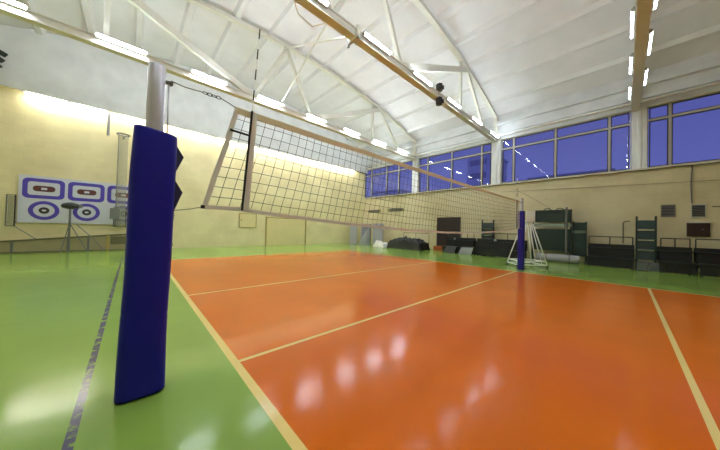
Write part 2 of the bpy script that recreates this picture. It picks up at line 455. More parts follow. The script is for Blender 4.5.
# window-head pipe
tag(MB().tube([(XR-.18, YB+.1, 7.14), (XR-.18, 13.9, 7.12)], .055, 10).build('heating_pipe', M_WHITEP, smooth=True),
    'white pipe running above the high windows', 'pipe')

# ------------------------------------------------------------------ lamps
def lamp_proto(L=1.22, hw=.038, dp=.05, hh=.11, lm=None):
    t = thing('fluorescent_lamp', '', 'lamp')
    h = MB(); h.box((0, 0, 0), (L, .05, hh)); h.box((-L/2+.02, -.03, 0), (.04, dp+.03, hh*.8)); h.box((L/2-.02, -.03, 0), (.04, dp+.03, hh*.8))
    h.build('housing', M_HOUSING, t)
    # rounded diffuser, bulging towards -Y
    pr = [(-.026, -hw)]+[(-.026-dp*math.sin(PI*k/10), -hw*math.cos(PI*k/10)) for k in range(1, 10)]+[(-.026, hw)]
    MB().prism([(p[0], p[1]) for p in pr], (L-.06, 0, 0), (-L/2+.03, 0, 0), ux=(0, 1, 0), uy=(0, 0, 1)).build('diffuser', lm or M_LAMP, t)
    return t
proto = [lamp_proto(), lamp_proto(1.3, .022, .04, .12, M_LAMPS), lamp_proto(1.22, .038, .05, .11, M_LAMPDIM)]; used = [False]*3
ordw = ['first', 'second', 'third', 'fourth', 'fifth', 'sixth', 'seventh', 'eighth', 'ninth', 'tenth']
def place_lamp(x, y, z, rz, label, group, kind=0, tilt=.25):
    o = proto[kind] if not used[kind] else copy_tree(proto[kind])
    used[kind] = True
    o.location = (x, y, z); o.rotation_euler = (tilt, 0, rz); o['label'] = label; o['group'] = group
for k in range(8):
    place_lamp(-3.6+2.43*k, T1-.147, 7.06, 0, 'white fluorescent lamp on the farthest tie beam, %s counted from the photo\'s left' % ordw[k], 'lamps on the farthest tie beam')
for k in range(6):
    place_lamp(2.12+2.46*k, T2-.147, 7.0, 0, 'white fluorescent lamp on the middle tie beam, %s from the viewer\'s end' % ordw[k], 'lamps on the middle tie beam', 2, -.05)
for k in range(4):
    place_lamp(6.2+2.3*k+(.3 if k == 0 else .35), T3+.147, 6.98, PI, 'white fluorescent lamp on left side of the overhead tie beam, %s from the window wall' % ordw[3-k], 'lamps on the overhead tie beam', 1)
for k in range(3):
    place_lamp(7.9+2.25*k, T3-.147, 6.98, 0, 'white fluorescent lamp on right side of the overhead tie beam, %s from the window wall' % ordw[2-k], 'lamps on the overhead tie beam', 1)
for k in range(3):  # unseen lamps carrying the row on, put in to light the left floor
    place_lamp(2.12-2.46*(k+1), T2-.147, 7.0, 0, 'white fluorescent lamp on the middle tie beam beyond the photo\'s top edge, %s one' % ordw[k], 'lamps on the middle tie beam', 2, -.05)
for k in range(7):  # added rear lamps, hidden from view, to whiten the far truss
    place_lamp(-1.6+2.46*k, T2+.147, 7.03, PI, 'added unseen fluorescent lamp on the rear face of the middle tie beam, %s from the left' % ordw[k], 'added lamps behind the middle tie beam', 2, 0)
for k in range(4):  # unseen lamps, put in to light the net and left floor
    place_lamp(4.8-2.4*k, T3+.147, 6.98, PI, 'white fluorescent lamp on the overhead tie beam beyond the photo\'s top edge, %s one' % ordw[k], 'lamps on the overhead tie beam', 0)
for k in range(8):  # unseen rear lamps, added to brighten the bulkhead and end wall
    place_lamp(-2.4+2.3*k, T1+.147, 7.06, PI, 'added unseen fluorescent lamp on the rear face of the farthest tie beam, %s from the left' % ordw[k], 'added lamps behind the farthest tie beam', 0, .6)
# wash tubes under the bulkhead
def wash(x, label, z=6.60):
    t = thing('wall_lamp', label, 'lamp', (x, YL-.17, z), group='lamps under the white bulkhead')
    MB().box((0, .06, .06), (1.16, .1, .05)).build('housing', M_HOUSING, t)
    MB().tube([(-.55, 0, 0), (.55, 0, 0)], .032, 10).build('tube', M_LAMPW, t, smooth=True)
    for s in (-1, 1): MB().box((s*.56, .02, .01), (.04, .09, .1)).build('socket', M_HOUSING, t)
wash(-3.6, 'glowing fluorescent tube under the white bulkhead above the left target', 6.58)
wash(-2.36, 'glowing fluorescent tube under the white bulkhead beside the hanging rod', 6.58)
for k in range(11):
    wash(-.95+1.45*k, 'fluorescent tube tucked up behind the white bulkhead edge lighting the cream wall', 6.76)

# black spotlights on the middle tie beam
for (dz, lab) in ((.33, 'black spotlight sitting on top of the middle tie beam'), (-.24, 'black spotlight hanging below the middle tie beam')):
    s = thing('spotlight', lab, 'spotlight', (8.35, T2-.1, 6.92+dz), rotz=.5)
    MB().lathe([(.10, -.16), (.15, -.12), (.15, .1), (.11, .15)], n=6).build('body', M_DARK, s)
    MB().tube([(0, -.13, -.02), (0, -.19, -.02)], .08, 12).build('lens', M_BLACK, s)
    MB().bar((0, .03, 0), (0, .03, -.30 if dz > 0 else .2), .05, .03).build('bracket', M_DARK, s)

# ------------------------------------------------------------------ net posts and net
def pad_mesh(hx, hy, z0, z1, seed, n=48, rows=120):
    m = MB(); vs = []; fs = []
    for j in range(rows+1):
        f = j/rows; z = z0+(z1-z0)*f
        for k in range(n):
            a = 2*PI*k/n; c, s_ = math.cos(a), math.sin(a)
            ex = 0.55
            x = hx*(1-.10*f)*math.copysign(abs(c)**ex, c); y = hy*math.copysign(abs(s_)**ex, s_)
            w_ = noise.noise(Vector((x*4+seed, y*4, z*1.6)))*.012
            seam = -.0028*sum(math.exp(-((z+x*.12-q)/.014)**2) for q in (.62, 1.18, 1.52))
            r = 1+(w_+seam)/hx+.05*f
            zz = z
            if f > .9: zz -= (f-.9)/.1*.018*(x/hx)
            vs.append((x*r+.035*f*(1 if seed == 3 else 0), y*r, zz))
    for j in range(rows):
        for k in range(n):
            k2 = (k+1) % n; fs.append((j*n+k, j*n+k2, (j+1)*n+k2, (j+1)*n+k))
    fs.append(tuple(range(n-1, -1, -1))); fs.append(tuple(rows*n+k for k in range(n)))
    return m.add(vs, fs)
np_ = thing('net_post', 'near net post wrapped in a tall navy blue pad', 'net post', (-.665, .02, 0))
MB().lathe([(.058, 0), (.058, 2.60), (.05, 2.62)], n=28).build('pole', M_GALV, np_, smooth=False)
for p_ in bpy.data.objects['pole'].data.polygons: p_.use_smooth = len(p_.vertices) == 4
MB().tube([(.078, -.01, 2.0), (.078, -.01, 2.5)], .005, 8).build('winch_rail', M_GALV, np_, smooth=True)
q = MB(); q.box((.08, -.01, 2.50), (.05, .02, .025)); q.tube([(.09, -.025, 2.50), (.09, .01, 2.50)], .015, 12); q.build('pulley', M_GREYD, np_)
pad = pad_mesh(.146, .115, .012, 2.06, 3).build('pad', M_PAD, np_, smooth=True, loc=(-.027, 0, 0))
# stiff pad corners sticking out at the fastening side
for (z0, z1, zt, out) in ((1.99, 1.72, 1.90, .06), (1.70, 1.40, 1.60, .06)):
    f = MB()
    A = Vector((.135, -.06, z0)); B = Vector((.125, -.07, z1)); T = Vector((.135+out, -.03, zt)); I = Vector((.10, .05, (z0+z1)/2))
    f.add([A, B, T, I, A+Vector((0, .012, 0)), B+Vector((0, .012, 0)), T+Vector((-.004, .014, 0))], [(0, 1, 2), (4, 6, 5), (0, 2, 6, 4), (1, 5, 6, 2), (0, 4, 5, 1), (3, 4, 5), (3, 6, 4), (3, 5, 6)])
    f.build('flap', M_PADIN, np_)
# far post
fp = thing('net_post', 'far net post with violet blue pad at the court edge', 'net post', (9.66, 0, 0))
MB().lathe([(.05, 0), (.05, 2.58), (.042, 2.6)], n=20).build('pole', M_GALV, fp)
pad_mesh(.105, .10, .012, 2.12, 9, n=28, rows=60).build('pad', M_PAD2, fp, smooth=True)
MB().box((-.07, 0, 2.45), (.06, .03, .04)).build('pulley', M_GREYD, fp)

# the net
net = thing('volleyball_net', 'long volleyball net with cream top band strung between the posts', 'net', (0, 0, 0))
XE = 9.36
ztop = lambda x: 2.47-.02*math.sin(PI*max(0, min(1, x/XE)))
def zbot(x):
    f = max(0, min(1, x/XE)); return 1.49+.02*f-.20*math.sin(PI*f)**.9 if 0 < f < 1 else 1.49+.02*f
def xl(v): return -.07-.25*v**1.1            # slack near edge, v = 0 at the top, 1 at the bottom
def npt(u, v):
    """u metres along the net, v 0..1 from top to bottom"""
    x0 = xl(v); x = x0+(XE-x0)*u
    z = ztop(x)*(1-v)+zbot(x)*v
    wob = .012*noise.noise(Vector((x*2.3, v*4, 1.7)))
    return Vector((x+wob*.7, .03*math.sin(PI*v)*noise.noise(Vector((x*.5, v, 8))), z+wob*.5))
m = MB(); NU, NV = 94, 10
for i in range(1, NU): m.tube([npt(i/NU, v/NV) for v in range(NV+1)], .0026, 4, caps=False)
for v in range(1, NV): m.tube([npt(i/NU, v/NV) for i in range(NU+1)], .0026, 4, caps=False)
mesh = m.build('netting', M_CORD, net, fix=False)
def strip(a, b, wd, name, mt, n=60, thick=.006, off=0):
    """band of width wd between two edge curves given as functions returning a point and a width direction"""
    mm = MB(); vs = []; fs = []
    for i in range(n+1):
        p, d = a(i/n)
        for s in (-.5, .5):
            for y in (-thick/2, thick/2): vs.append(p+d*s*wd+Vector((0, y+off, 0)))
    for i in range(n):
        o = 4*i; q_ = o+4
        fs += [(o, q_, q_+2, o+2), (o+1, o+3, q_+3, q_+1), (o, o+1, q_+1, q_), (o+2, q_+2, q_+3, o+3)]
    fs += [(0, 2, 3, 1), (4*n, 4*n+1, 4*n+3, 4*n+2)]
    mm.add(vs, fs); return mm.build(name, mt, net)
strip(lambda t: (npt(t, 0)+Vector((0, 0, -.02)), Vector((0, 0, 1))), None, .065, 'top_band', M_TAPE, thick=.012)
strip(lambda t: (npt(t, 1), Vector((0, 0, 1))), None, .04, 'bottom_band', M_TAPEW)
strip(lambda t: (npt(0, t)+Vector((.01, 0, 0)), Vector((1, 0, .25)).normalized()), None, .05, 'side_band', M_TAPEW, n=14, thick=.01)
strip(lambda t: (Vector((XE-.02, 0, 2.47*(1-t)+1.51*t)), Vector((1, 0, 0))), None, .05, 'side_band', M_TAPEW, n=6, thick=.01)
# sleeves over the side lines
strip(lambda t: (Vector((.105-.055*t, -.012, 2.47*(1-t)+1.48*t)), Vector((1, 0, 0))), None, .05, 'sleeve', M_TAPEW, n=8)
strip(lambda t: (Vector((8.92, -.012, 2.47*(1-t)+1.5*t)), Vector((1, 0, 0))), None, .05, 'sleeve', M_TAPEW, n=6)
# antennas: dark lower part against the net, black and white bands above
def antenna(x0, x1, x2, label):
    a = thing('antenna', label, 'antenna', (0, -.03, 0))
    MB().tube([(x1, 0, 1.48), (x0, 0, 2.48)], .011, 8).build('sleeve_rod', M_CORD, a)
    for k in range(8):
        f0, f1 = k/8, (k+1)/8
        MB().tube([(x0+(x2-x0)*f0, 0, 2.48+.86*f0), (x0+(x2-x0)*f1, 0, 2.48+.86*f1)], .006, 8).build('rod_band', M_WHITEP if k % 2 == 0 else M_CORD, a)
antenna(.07, .005, .12, 'black and white banded antenna clipped to the near end of the net')
antenna(8.95, 8.95, 8.95, 'thin banded antenna at the far end of the net')
# cords
MB().tube([npt(0, 0), (-.15, 0, 2.50), (-.215, 0, 2.52)], .005, 6).build('top_cord', M_ROPE, net)
ck = MB()
for k in range(4):
    cx = -.225-.035*k; pts = [(cx+.022*math.cos(a*PI/5), .008*(k % 2)*math.sin(a*PI/5), 2.515+.013*math.sin(a*PI/5)) for a in range(10)]
    ck.tube(pts, 0.0035, 6, closed=True)
ck.build('shackle_chain', M_DARK, net)
MB().tube([(-.345, 0, 2.515), (-.48, -.005, 2.505), (-.575, -.01, 2.515)], .0045, 6).build('top_cord', M_ROPE, net)
MB().tube([npt(0, 1), (-.42, -.01, 1.462), (-.545, -.03, 1.44)], .004, 6).build('bottom_cord', M_ROPE, net)
MB().box(npt(0, 1), (.03, .02, .03)).build('eyelet', M_DARK, net)
MB().tube([(XE, 0, 2.45), (9.57, 0, 2.46)], .006, 6).build('top_cord', M_ROPE, net)
MB().tube([(XE, 0, 1.51), (9.50, -.06, 1.50)], .006, 6).build('bottom_cord', M_ROPE, net)
strip(lambda t: (Vector((-.12+.2*t, -.01, 2.245-.01*t)), Vector((0, 0, 1))), None, .02, 'strap', M_CORD, n=3)
# loose cord hanging from the near post
rp_ = MB(); rp_.tube([(-.53, -.03, 1.44), (-.525, -.03, 1.40), (-.535, -.03, 1.32), (-.54, -.03, 1.26), (-.535, -.03, 1.2), (-.525, -.03, 1.15)], .004, 6)
o = rp_.build('tie_cord', M_ROPE); tag(o, 'thin cord with a knot dangling beside the navy post pad', 'cord')
MB().lathe([(.004, -.012), (.012, 0), (.004, .012)], (-.54, -.03, 1.26), 8).build('knot', M_DARK, o)

# ------------------------------------------------------------------ referee stand behind the far post
rs = thing('referee_stand', 'white tubular referee stand with splayed legs behind the far post', 'stand', (10.97, .10, 0), rotz=CAM['yaw']-PI/2)
# local x = to the right in the photo, local y = away from the viewer
top = [(-.12, -.12), (.08, -.12), (.08, .14), (-.12, .14)]
bot = [(-.64, -.38), (.52, -.38), (.46, .42), (-.56, .42)]
for (a, q) in zip(top, bot): MB().tube([(a[0], a[1], 1.80), (q[0], q[1], .10)], .022, 8).build('leg', M_WHITEP, rs, smooth=True)
for a, q in (((-.02, -.12), (.06, -.40)), ((.03, -.12), (.30, -.40))): MB().tube([(a[0], a[1], 1.80), (q[0], q[1], .10)], .018, 8).build('strut', M_WHITEP, rs, smooth=True)
MB().tube([(-.10, -.02, 1.80), (-.44, -.02, .10)], .02, 8).build('ladder_rail', M_WHITEP, rs, smooth=True)
for k in range(6):
    f = .28+.12*k
    l = Vector((-.12, -.12, 1.8)).lerp(Vector((-.64, -.38, .1)), f); r_ = Vector((-.10, -.02, 1.8)).lerp(Vector((-.44, -.02, .1)), f)
    MB().tube([l, r_], .016, 6).build('rung', M_WHITEP, rs, smooth=True)
for z, s in ((.10, 1.0), (.24, .92)):
    MB().tube([(q[0]*s, q[1]*s, z) for q in bot], .022, 8, closed=True).build('base_frame', M_WHITEP, rs)
for q in bot: MB().tube([(q[0], q[1]-.03, .05), (q[0], q[1]+.03, .05)], .05, 12).build('wheel', M_DARK, rs)
MB().span((-.17, -.18, 1.79), (.17, .2, 1.84)).build('platform', M_WHITEP, rs, bevel=.01)
MB().span((-.17, -.18, 1.84), (.17, -.15, 2.24)).build('front_board', M_WHITEP, rs, bevel=.01)
MB().span((.14, -.15, 1.84), (.17, .2, 2.24)).build('side_board', M_WHITEP, rs, bevel=.01)

# ------------------------------------------------------------------ benches along the window wall
def bench(y0, y1, label, rails, xf=13.65):
    b = thing('spectator_bench', label, 'bench', (xf, (y0+y1)/2, 0), group='dark tiered benches along the window wall')
    h = (y1-y0)/2
    for k, (x, z) in enumerate(((0.0, .42), (.62, .80))):
        s = MB()
        for j in range(3): s.span((x+.02+j*.13, -h, z-.035), (x+.13+j*.13, h, z))
        s.build('seat', M_BENCH, b, bevel=.006)
        MB().span((x+.06, -h+.03, .04 if k == 0 else .36), (x+.09, h-.03, z-.04)).build('front_panel', M_BLACK, b)
    for y in (-h+.06, h-.06):
        e = MB(); e.span((.05, y-.03, 0), (.11, y+.03, .38)); e.span((.95, y-.03, 0), (1.01, y+.03, .76)); e.span((.05, y-.03, .27), (1.0, y+.03, .33))
        e.build('leg_frame', M_DARK, b)
    MB().span((1.02, -h, .4), (1.05, h, .95)).build('back_panel', M_BLACK, b)
    if rails:
        ra, rb = rails[0]-(y0+y1)/2, rails[1]-(y0+y1)/2
        r = MB(); r.tube([(1.05, ra, 1.27), (1.05, rb, 1.27)], .02, 8)
        r.build('back_rail', M_DARK, b)
        n = 3
        for k in range(n):
            y = ra+(rb-ra)*k/(n-1)
            MB().tube([(1.05, y, .5), (1.05, y, 1.27)], .018, 8).build('rail_post', M_DARK, b)
    return b
bench(3.62, 5.35, 'black tiered bench right of the brown door', (3.75, 4.55))
bench(.95, 3.55, 'dark tiered bench behind the far net post, left of it', (1.1, 2.7))
bench(-2.85, -1.42, 'dark tiered bench between green panel rack and green slatted stand', (-2.8, -1.45))
bench(-4.30, -3.45, 'dark tiered bench right of the green slatted stand', (-4.25, -3.55))
bench(-5.9, -4.33, 'dark tiered bench at the right edge of the photo', (-5.8, -4.38))

# black covered pile
def lump(sx, sy, sz, seed, nx=14, ny=22, amp=.1, p=.35):
    m = MB(); vs = []; fs = []
    for j in range(ny+1):
        for i in range(nx+1):
            u, v = i/nx*2-1, j/ny*2-1
            e = max(0, (1-abs(u)**4)*(1-abs(v)**4))**p
            z = sz*e*(1+amp*2*noise.noise(Vector((u*2.2*sx+seed, v*2.2*sy, seed))))+amp*.3*e*noise.noise(Vector((u*6, v*9, seed)))
            vs.append((u*sx/2*(1+.06*noise.noise(Vector((v*3, seed, u)))), v*sy/2*(1+.03*noise.noise(Vector((u*3, seed, v)))), max(0.0, z)))
    n = nx+1
    for j in range(ny):
        for i in range(nx): fs.append((j*n+i, j*n+i+1, (j+1)*n+i+1, (j+1)*n+i))
    base = len(vs)
    vs2 = [(x, y, 0) for x, y, z in vs]
    edge = [i for i in range(n)]+[j*n+nx for j in range(1, ny+1)]+[ny*n+i for i in range(nx-1, -1, -1)]+[j*n for j in range(ny-1, 0, -1)]
    fs.append(tuple(reversed(edge)))
    return m.add(vs, fs)
pb = thing('covered_bench', 'black covered bench stack left of the brown door with thin rail behind', 'bench', (13.75, 8.0, 0))
lump(1.4, 2.9, .72, 2.3, amp=.18, p=.32).build('cover', M_BLACK, pb)
r = MB(); r.tube([(.82, -1.2, 1.14), (.82, 1.0, 1.14)], .02, 8); r.build('back_rail', mat('thin_rail_brown', (96, 86, 64), .5), pb)
for y in (-1.2, -.1, 1.0): MB().tube([(.82, y, .0), (.82, y, 1.14)], .018, 8).build('rail_post', MATS['thin_rail_brown'], pb)
tag(lump(.8, 1.1, .42, 7.7, nx=14, ny=14, amp=.3, p=.5).build('crumpled_sheet', M_CLOTH, loc=(13.3, 10.15, 0)), 'pale crumpled sheet on the floor beside the grey folded mats', 'sheet')
st = thing('step_box', 'orange brown wooden step box in front of the dark door', 'box', (14.75, 5.98, 0))
MB().span((-.25, -.42, 0), (.25, .42, .26)).build('body', M_STEP, st, bevel=.01); MB().span((-.28, -.45, .26), (.28, .45, .3)).build('lid', M_STEP, st, bevel=.01)

# grey mats standing in the far corner
def stand_mat(pts, h, th, label, lean=0):
    n = len(pts); m = MB()
    mt = thing('folded_mat', label, 'mat', (pts[0][0], pts[0][1], 0), group='grey gym mats in the far corner')
    for i in range(n-1):
        a = Vector((pts[i][0]-pts[0][0], pts[i][1]-pts[0][1], 0)); q = Vector((pts[i+1][0]-pts[0][0], pts[i+1][1]-pts[0][1], 0))
        MB().bar(a+Vector((0, 0, h/2)), q+Vector((0, 0, h/2)), th, h).build('panel', M_GREY, mt, bevel=.03)
stand_mat([(13.0, 13.55), (13.5, 13.15)], 1.82, .22, 'narrow grey mat standing leftmost in the far corner')
stand_mat([(13.7, 12.85), (14.5, 12.6), (13.95, 12.2)], 1.80, .2, 'grey folded mat bent open in the far corner, middle of three')
stand_mat([(14.0, 11.75), (14.5, 11.05)], 1.82, .34, 'thick grey mat standing rightmost of the corner mats')
t = MB(); t.prism([(0, 0), (.75, 0), (.75, 1.3)], (0, .05, 0), ux=(.55, -.83, 0)).build('fallen_mat', M_GREYC, loc=(13.3, 12.75, .0))
tag(bpy.data.objects['fallen_mat'], 'pale triangular mat flap leaning against the grey corner mats', 'mat')

# grey covers leaned on the benches
for (x, y, wy, h, lab, rgbm) in ((13.52, 3.75, .85, .42, 'pale grey folded mat leaning on the bench front near the slatted rack', M_GREYC), (13.52, 4.72, .8, .44, 'dull grey mat leaning on the bench right of the door', mat('dull_grey', (74, 76, 78), .7))):
    m = MB(); m.prism([(-wy/2, 0), (wy/2-.1, 0), (wy/2, h), (-wy/2+.15, h*.95)], (.05, 0, 0), ux=(0, -1, 0), uy=(.22, 0, 1))
    tag(m.build('leaning_mat', rgbm, loc=(x-.02, y, .0), bevel=.01), lab, 'mat')
for (y, z, lab) in ((4.85, .806, 'small pale bundle on the bench right of the brown door'), (2.45, .806, 'small pale bundle on the bench beside the far net post')):
    m = MB(); m.lathe([(.04, 0), (.07, .03), (.07, .08), (.05, .13), (.02, .14)], n=10)
    tag(m.build('cloth_bundle', M_GREYC, loc=(14.45, y, z), smooth=True), lab, 'bundle')

# slatted green stands
def slatted(x, y, wd, h, label, n=4, tall=None, col=None):
    s = thing('slatted_stand', label, 'stand', (x, y, 0), group='green slatted stands along the window wall')
    for q in (-1, 1):
        MB().span((-.04, q*wd/2-.03, 0), (.04, q*wd/2+.03, h+.12 if q < 0 else (tall or h+.12))).build('upright', M_DGREEN, s)
        MB().bar((-.0, q*wd/2, h), (.40, q*wd/2, .03), .05, .05).build('rear_brace', M_DGREEN, s)
    for k in range(n):
        z = h-.22-(h-.55)*k/(n-.4)
        MB().box((.0, 0, z), (.05, wd-.04, .34), Matrix.Rotation(.22, 3, 'Y')).build('slat', M_DGREEN, s, bevel=.008)
        MB().box((-.06, 0, z-.18), (.1, wd-.04, .025)).build('shelf', mat('greenish_edge', (86, 112, 98), .4), s)
slatted(14.86, 3.02, .62, 1.95, 'dark green slatted stand behind the bench left of the far net post')
slatted(14.35, -3.15, .50, 2.02, 'dark green slatted stand in front of the wall below the left vent')
# grey base blocks under it
for (y, lab) in ((-3.03, 'grey weight block below the slatted stand, left one'), (-3.33, 'grey weight block below the slatted stand, right one')):
    tag(MB().box((0, 0, .17), (.3, .28, .34)).build('weight_block', mat('block_grey', (92, 94, 94), .6), bevel=.02, loc=(13.85, y, 0)), lab, 'block')
# big green panel racks
def panel_rack(x, y, wd, h, label, bands):
    r = thing('panel_rack', label, 'rack', (x, y, 0))
    for q in (-1, 1):
        MB().span((-.05, q*(wd/2-.03)-.03, 0), (.05, q*(wd/2-.03)+.03, h)).build('upright', M_DGREEN, r)
        MB().span((-.35, q*(wd/2-.03)-.03, 0), (.40, q*(wd/2-.03)+.03, .07)).build('foot', M_DARK, r)
    for (z0, z1) in bands: MB().span((-.03, -wd/2+.06, z0), (.03, wd/2-.06, z1)).build('panel', M_DGREEN, r, bevel=.01)
    return r
pr = panel_rack(14.82, -.02, 1.60, 2.52, 'tall dark green panel rack with pale crossbar behind the referee stand', [(.5, 1.58), (1.92, 2.46)])
MB().span((-.08, -.8, 1.70), (-.03, .8, 1.84)).build('crossbar', mat('pale_green_bar', (128, 140, 128), .5), pr)
MB().span((-.09, -.81, 2.46), (.09, .81, 2.54)).build('top_rail', M_DGREEN, pr)
for y in (.15, -.35): MB().tube([(0, y-.16, 2.54), (0, y-.05, 2.62), (0, y+.08, 2.62), (0, y+.16, 2.54)], .02, 8).build('top_handle', M_DARK, pr)
up = thing('volleyball_post', 'grey upright post standing in front of the green panel rack', 'post', (14.36, -.68, 0))
MB().lathe([(.045, 0), (.045, 2.6), (.03, 2.63)], n=16).build('pole', M_GREYD, up); MB().lathe([(.11, 0), (.11, .05), (.06, .1)], n=16).build('base', M_DARK, up)
pr2 = panel_rack(14.88, -1.1, .52, 1.95, 'lower dark green rack right of the tall panel rack', [(.3, 1.4), (1.52, 1.9)])
MB().span((-.09, -.25, 1.42), (-.03, .25, 1.5)).build('crossbar', MATS['greenish_edge'], pr2)
rl = thing('rolled_mat', 'long grey rolled mat lying before the green panel rack', 'mat', (14.05, -.45, .19))
ml = MB(); ml.tube([(0, -.72, 0), (0, .85, 0)], .185, 20); ml.build('roll', M_GREY, rl, smooth=False)
MB().tube([(0, -.735, 0), (0, -.72, 0)], .12, 16).build('roll_end', M_GREYC, rl)
for y in (-.4, .45): MB().tube([(.19*math.cos(a*PI/10), y, .19*math.sin(a*PI/10)) for a in range(20)], .012, 6, closed=True).build('strap', M_DARK, rl)

# wall fittings on the window wall
def vent(y, z, w_, h, label, frame=None):
    v = thing('wall_vent', label, 'vent', (XR, y, z), group='vents on the window wall')
    oz = [(-w_/2, -h/2), (w_/2, -h/2), (w_/2, h/2), (-w_/2, h/2)]; iz = [(a*.84, c*.84) for a, c in oz]
    MB().ring(oz, iz, (-.04, 0, 0), ux=(0, 1, 0)).build('frame', frame or M_VENT, v)
    MB().span((-.012, -w_*.42, -h*.42), (0, w_*.42, h*.42)).build('back_plate', M_DARK, v)
    s = MB(); n = 7
    for k in range(n): s.box((-.02, 0, -h*.38+h*.76*k/(n-1)), (.03, w_*.84, .025), Matrix.Rotation(.6, 3, 'Y'))
    s.build('louvres', M_VENT, v)
vent(-3.77, 2.40, .38, .50, 'grey louvred vent above the green slatted stand')
vent(-4.51, 2.37, .36, .54, 'grey louvred vent with pale frame above the brown board', M_VENTF)
vent(12.9, 2.97, 1.5, .26, 'low wide vent high in the far corner, left one', mat('tan_vent', (150, 134, 92), .6))
vent(10.45, 3.0, 1.6, .28, 'low wide vent high near the far corner, right one', MATS['tan_vent'])
sb = thing('scoreboard', 'dark brown board below the pale framed vent', 'board', (XR-.04, -4.5, 1.64))
MB().span((-.04, -.27, -.26), (.04, .27, .26)).build('panel', mat('board_brown', (44, 24, 24), .4), sb, bevel=.008)
MB().span((-.05, -.28, .26), (.05, .28, .31)).build('top_edge', M_VENTF, sb)
MB().lathe([(.03, 0), (.03, .02)], n=10).build('knob', M_GREYD, sb, loc=(-.05, -.1, 0))
tag(MB().tube([(XR-.03, -4.36, SILL-.1), (XR-.03, -4.33, 3.4), (XR-.03, -4.36, 2.68)], .02, 6).build('conduit', M_GREYD), 'thin conduit from the window ledge down to the vent', 'conduit')
pts = []
for k in range(90):
    y = 14.0-20*k/89; pts.append((XR-.11, y, SILL-.07-.035*abs(math.sin(k*.55))-.02*noise.noise(Vector((k*.3, 0, 0)))))
tag(MB().tube(pts, .014, 6).build('sill_cable', M_DARK), 'dark cable sagging along the ledge under the high windows', 'cable')
tag(MB().tube([(XR-.02, 2.4, 3.75), (XR-.02, -1.2, 3.62), (XR-.02, -5.6, 3.5)], .008, 5).build('wall_wire', M_ROPE), 'thin wire across the cream wall below the ledge', 'wire')
tag(MB().tube([(XR-.02, 1.9, 3.9), (XR-.02, 1.2, 3.5), (XR-.02, .4, 2.9), (XR-.02, .1, 2.65)], .008, 5).build('wall_wire', M_ROPE), 'thin wire slanting down to the green panel rack', 'wire')
hp = thing('hook_pole', 'thin bent pipe on the wall above the dark bench', 'pipe', (XR-.06, -2.52, 0))
MB().tube([(0, 0, 1.0), (0, 0, 1.9), (-.04, -.06, 1.97), (-.08, -.2, 1.98)], .018, 8).build('pipe', mat('old_pipe', (96, 84, 66), .5), hp)
tf = thing('tube_frame', 'thin tube frame standing by the brown board at photo\'s right edge', 'frame', (15.0, -5.05, 0))
MB().tube([(0, 0, 0), (0, 0, 2.5)], .022, 8).build('post', MATS['old_pipe'], tf); MB().tube([(0, 0, 2.5), (0, .28, 2.5)], .02, 8).build('arm', MATS['old_pipe'], tf)
MB().lathe([(.16, 0), (.16, .03)], n=14).build('foot', M_DARK, tf)

# ------------------------------------------------------------------ end wall: targets and gear
tb = thing('target_board', 'white board with purple ringed targets on the end wall', 'board', (-2.42, YL-.08, 2.23))
MB().span((-1.80, -.02, -.99), (1.85, .03, .99)).build('panel', M_BOARDW, tb)
def rrect(w_, h, r, n=6):
    p = []
    for (cx, cy, a0) in ((w_/2-r, h/2-r, 0), (-w_/2+r, h/2-r, PI/2), (-w_/2+r, -h/2+r, PI), (w_/2-r, -h/2+r, 1.5*PI)):
        for k in range(n+1): p.append((cx+r*math.cos(a0+PI/2*k/n), cy+r*math.sin(a0+PI/2*k/n)))
    return p
def ell(a, b_, n=28): return [(a*math.cos(2*PI*k/n), b_*math.sin(2*PI*k/n)) for k in range(n)]
for k in range(3):
    cx = -1.14+1.22*k
    tg = MB().ring(rrect(1.13, .84, .16), rrect(.86, .56, .09), (0, -.012, 0)).build('square_target', M_PURPLE, tb, loc=(cx, -.02, .46))
    MB().prism(rrect(.60, .24, .11), (0, -.012, 0)).build('bullseye', M_MAROON, tg)
    MB().prism(rrect(.16, .09, .02), (0, -.016, 0)).build('centre_mark', M_BOARDW, tg)
    tg = MB().ring(ell(.42, .40), ell(.29, .27), (0, -.012, 0)).build('round_target', M_PURPLE, tb, loc=(cx+.02, -.02, -.46))
    MB().prism(ell(.145, .14), (0, -.012, 0)).build('bullseye', mat('target_dark', (52, 42, 44), .6), tg)
    MB().prism(rrect(.11, .07, .02), (0, -.016, 0)).build('centre_mark', M_BOARDW, tg)
ts = thing('tripod_stand', 'dark tripod stand with a flat head before the targets', 'stand', (-2.72, 13.5, 0))
MB().lathe([(.07, -.14), (.24, -.09), (.27, 0), (.23, .08), (.07, .14)], (0, 0, 2.0), 18).build('head', M_DARK, ts)
MB().box((.22, 0, 2.0), (.25, .12, .14)).build('arm', M_GREYD, ts)
MB().tube([(0, 0, .02), (0, 0, 1.92)], .035, 8).build('pole', M_GREYD, ts)
for q in ((-.2, -.2), (.55, 0), (-.1, .3)): MB().tube([(0, 0, 1.25), (q[0], q[1], .02)], .018, 6).build('leg', M_GREYD, ts)
bt = thing('tripod_brace', 'thin dark slanting brace bar right of the tripod stand', 'brace', (-2.0, 13.75, 0))
MB().tube([(-.55, 0, 1.2), (.0, 0, .55), (.3, 0, .04)], .02, 6).build('bar', M_GREYD, bt)
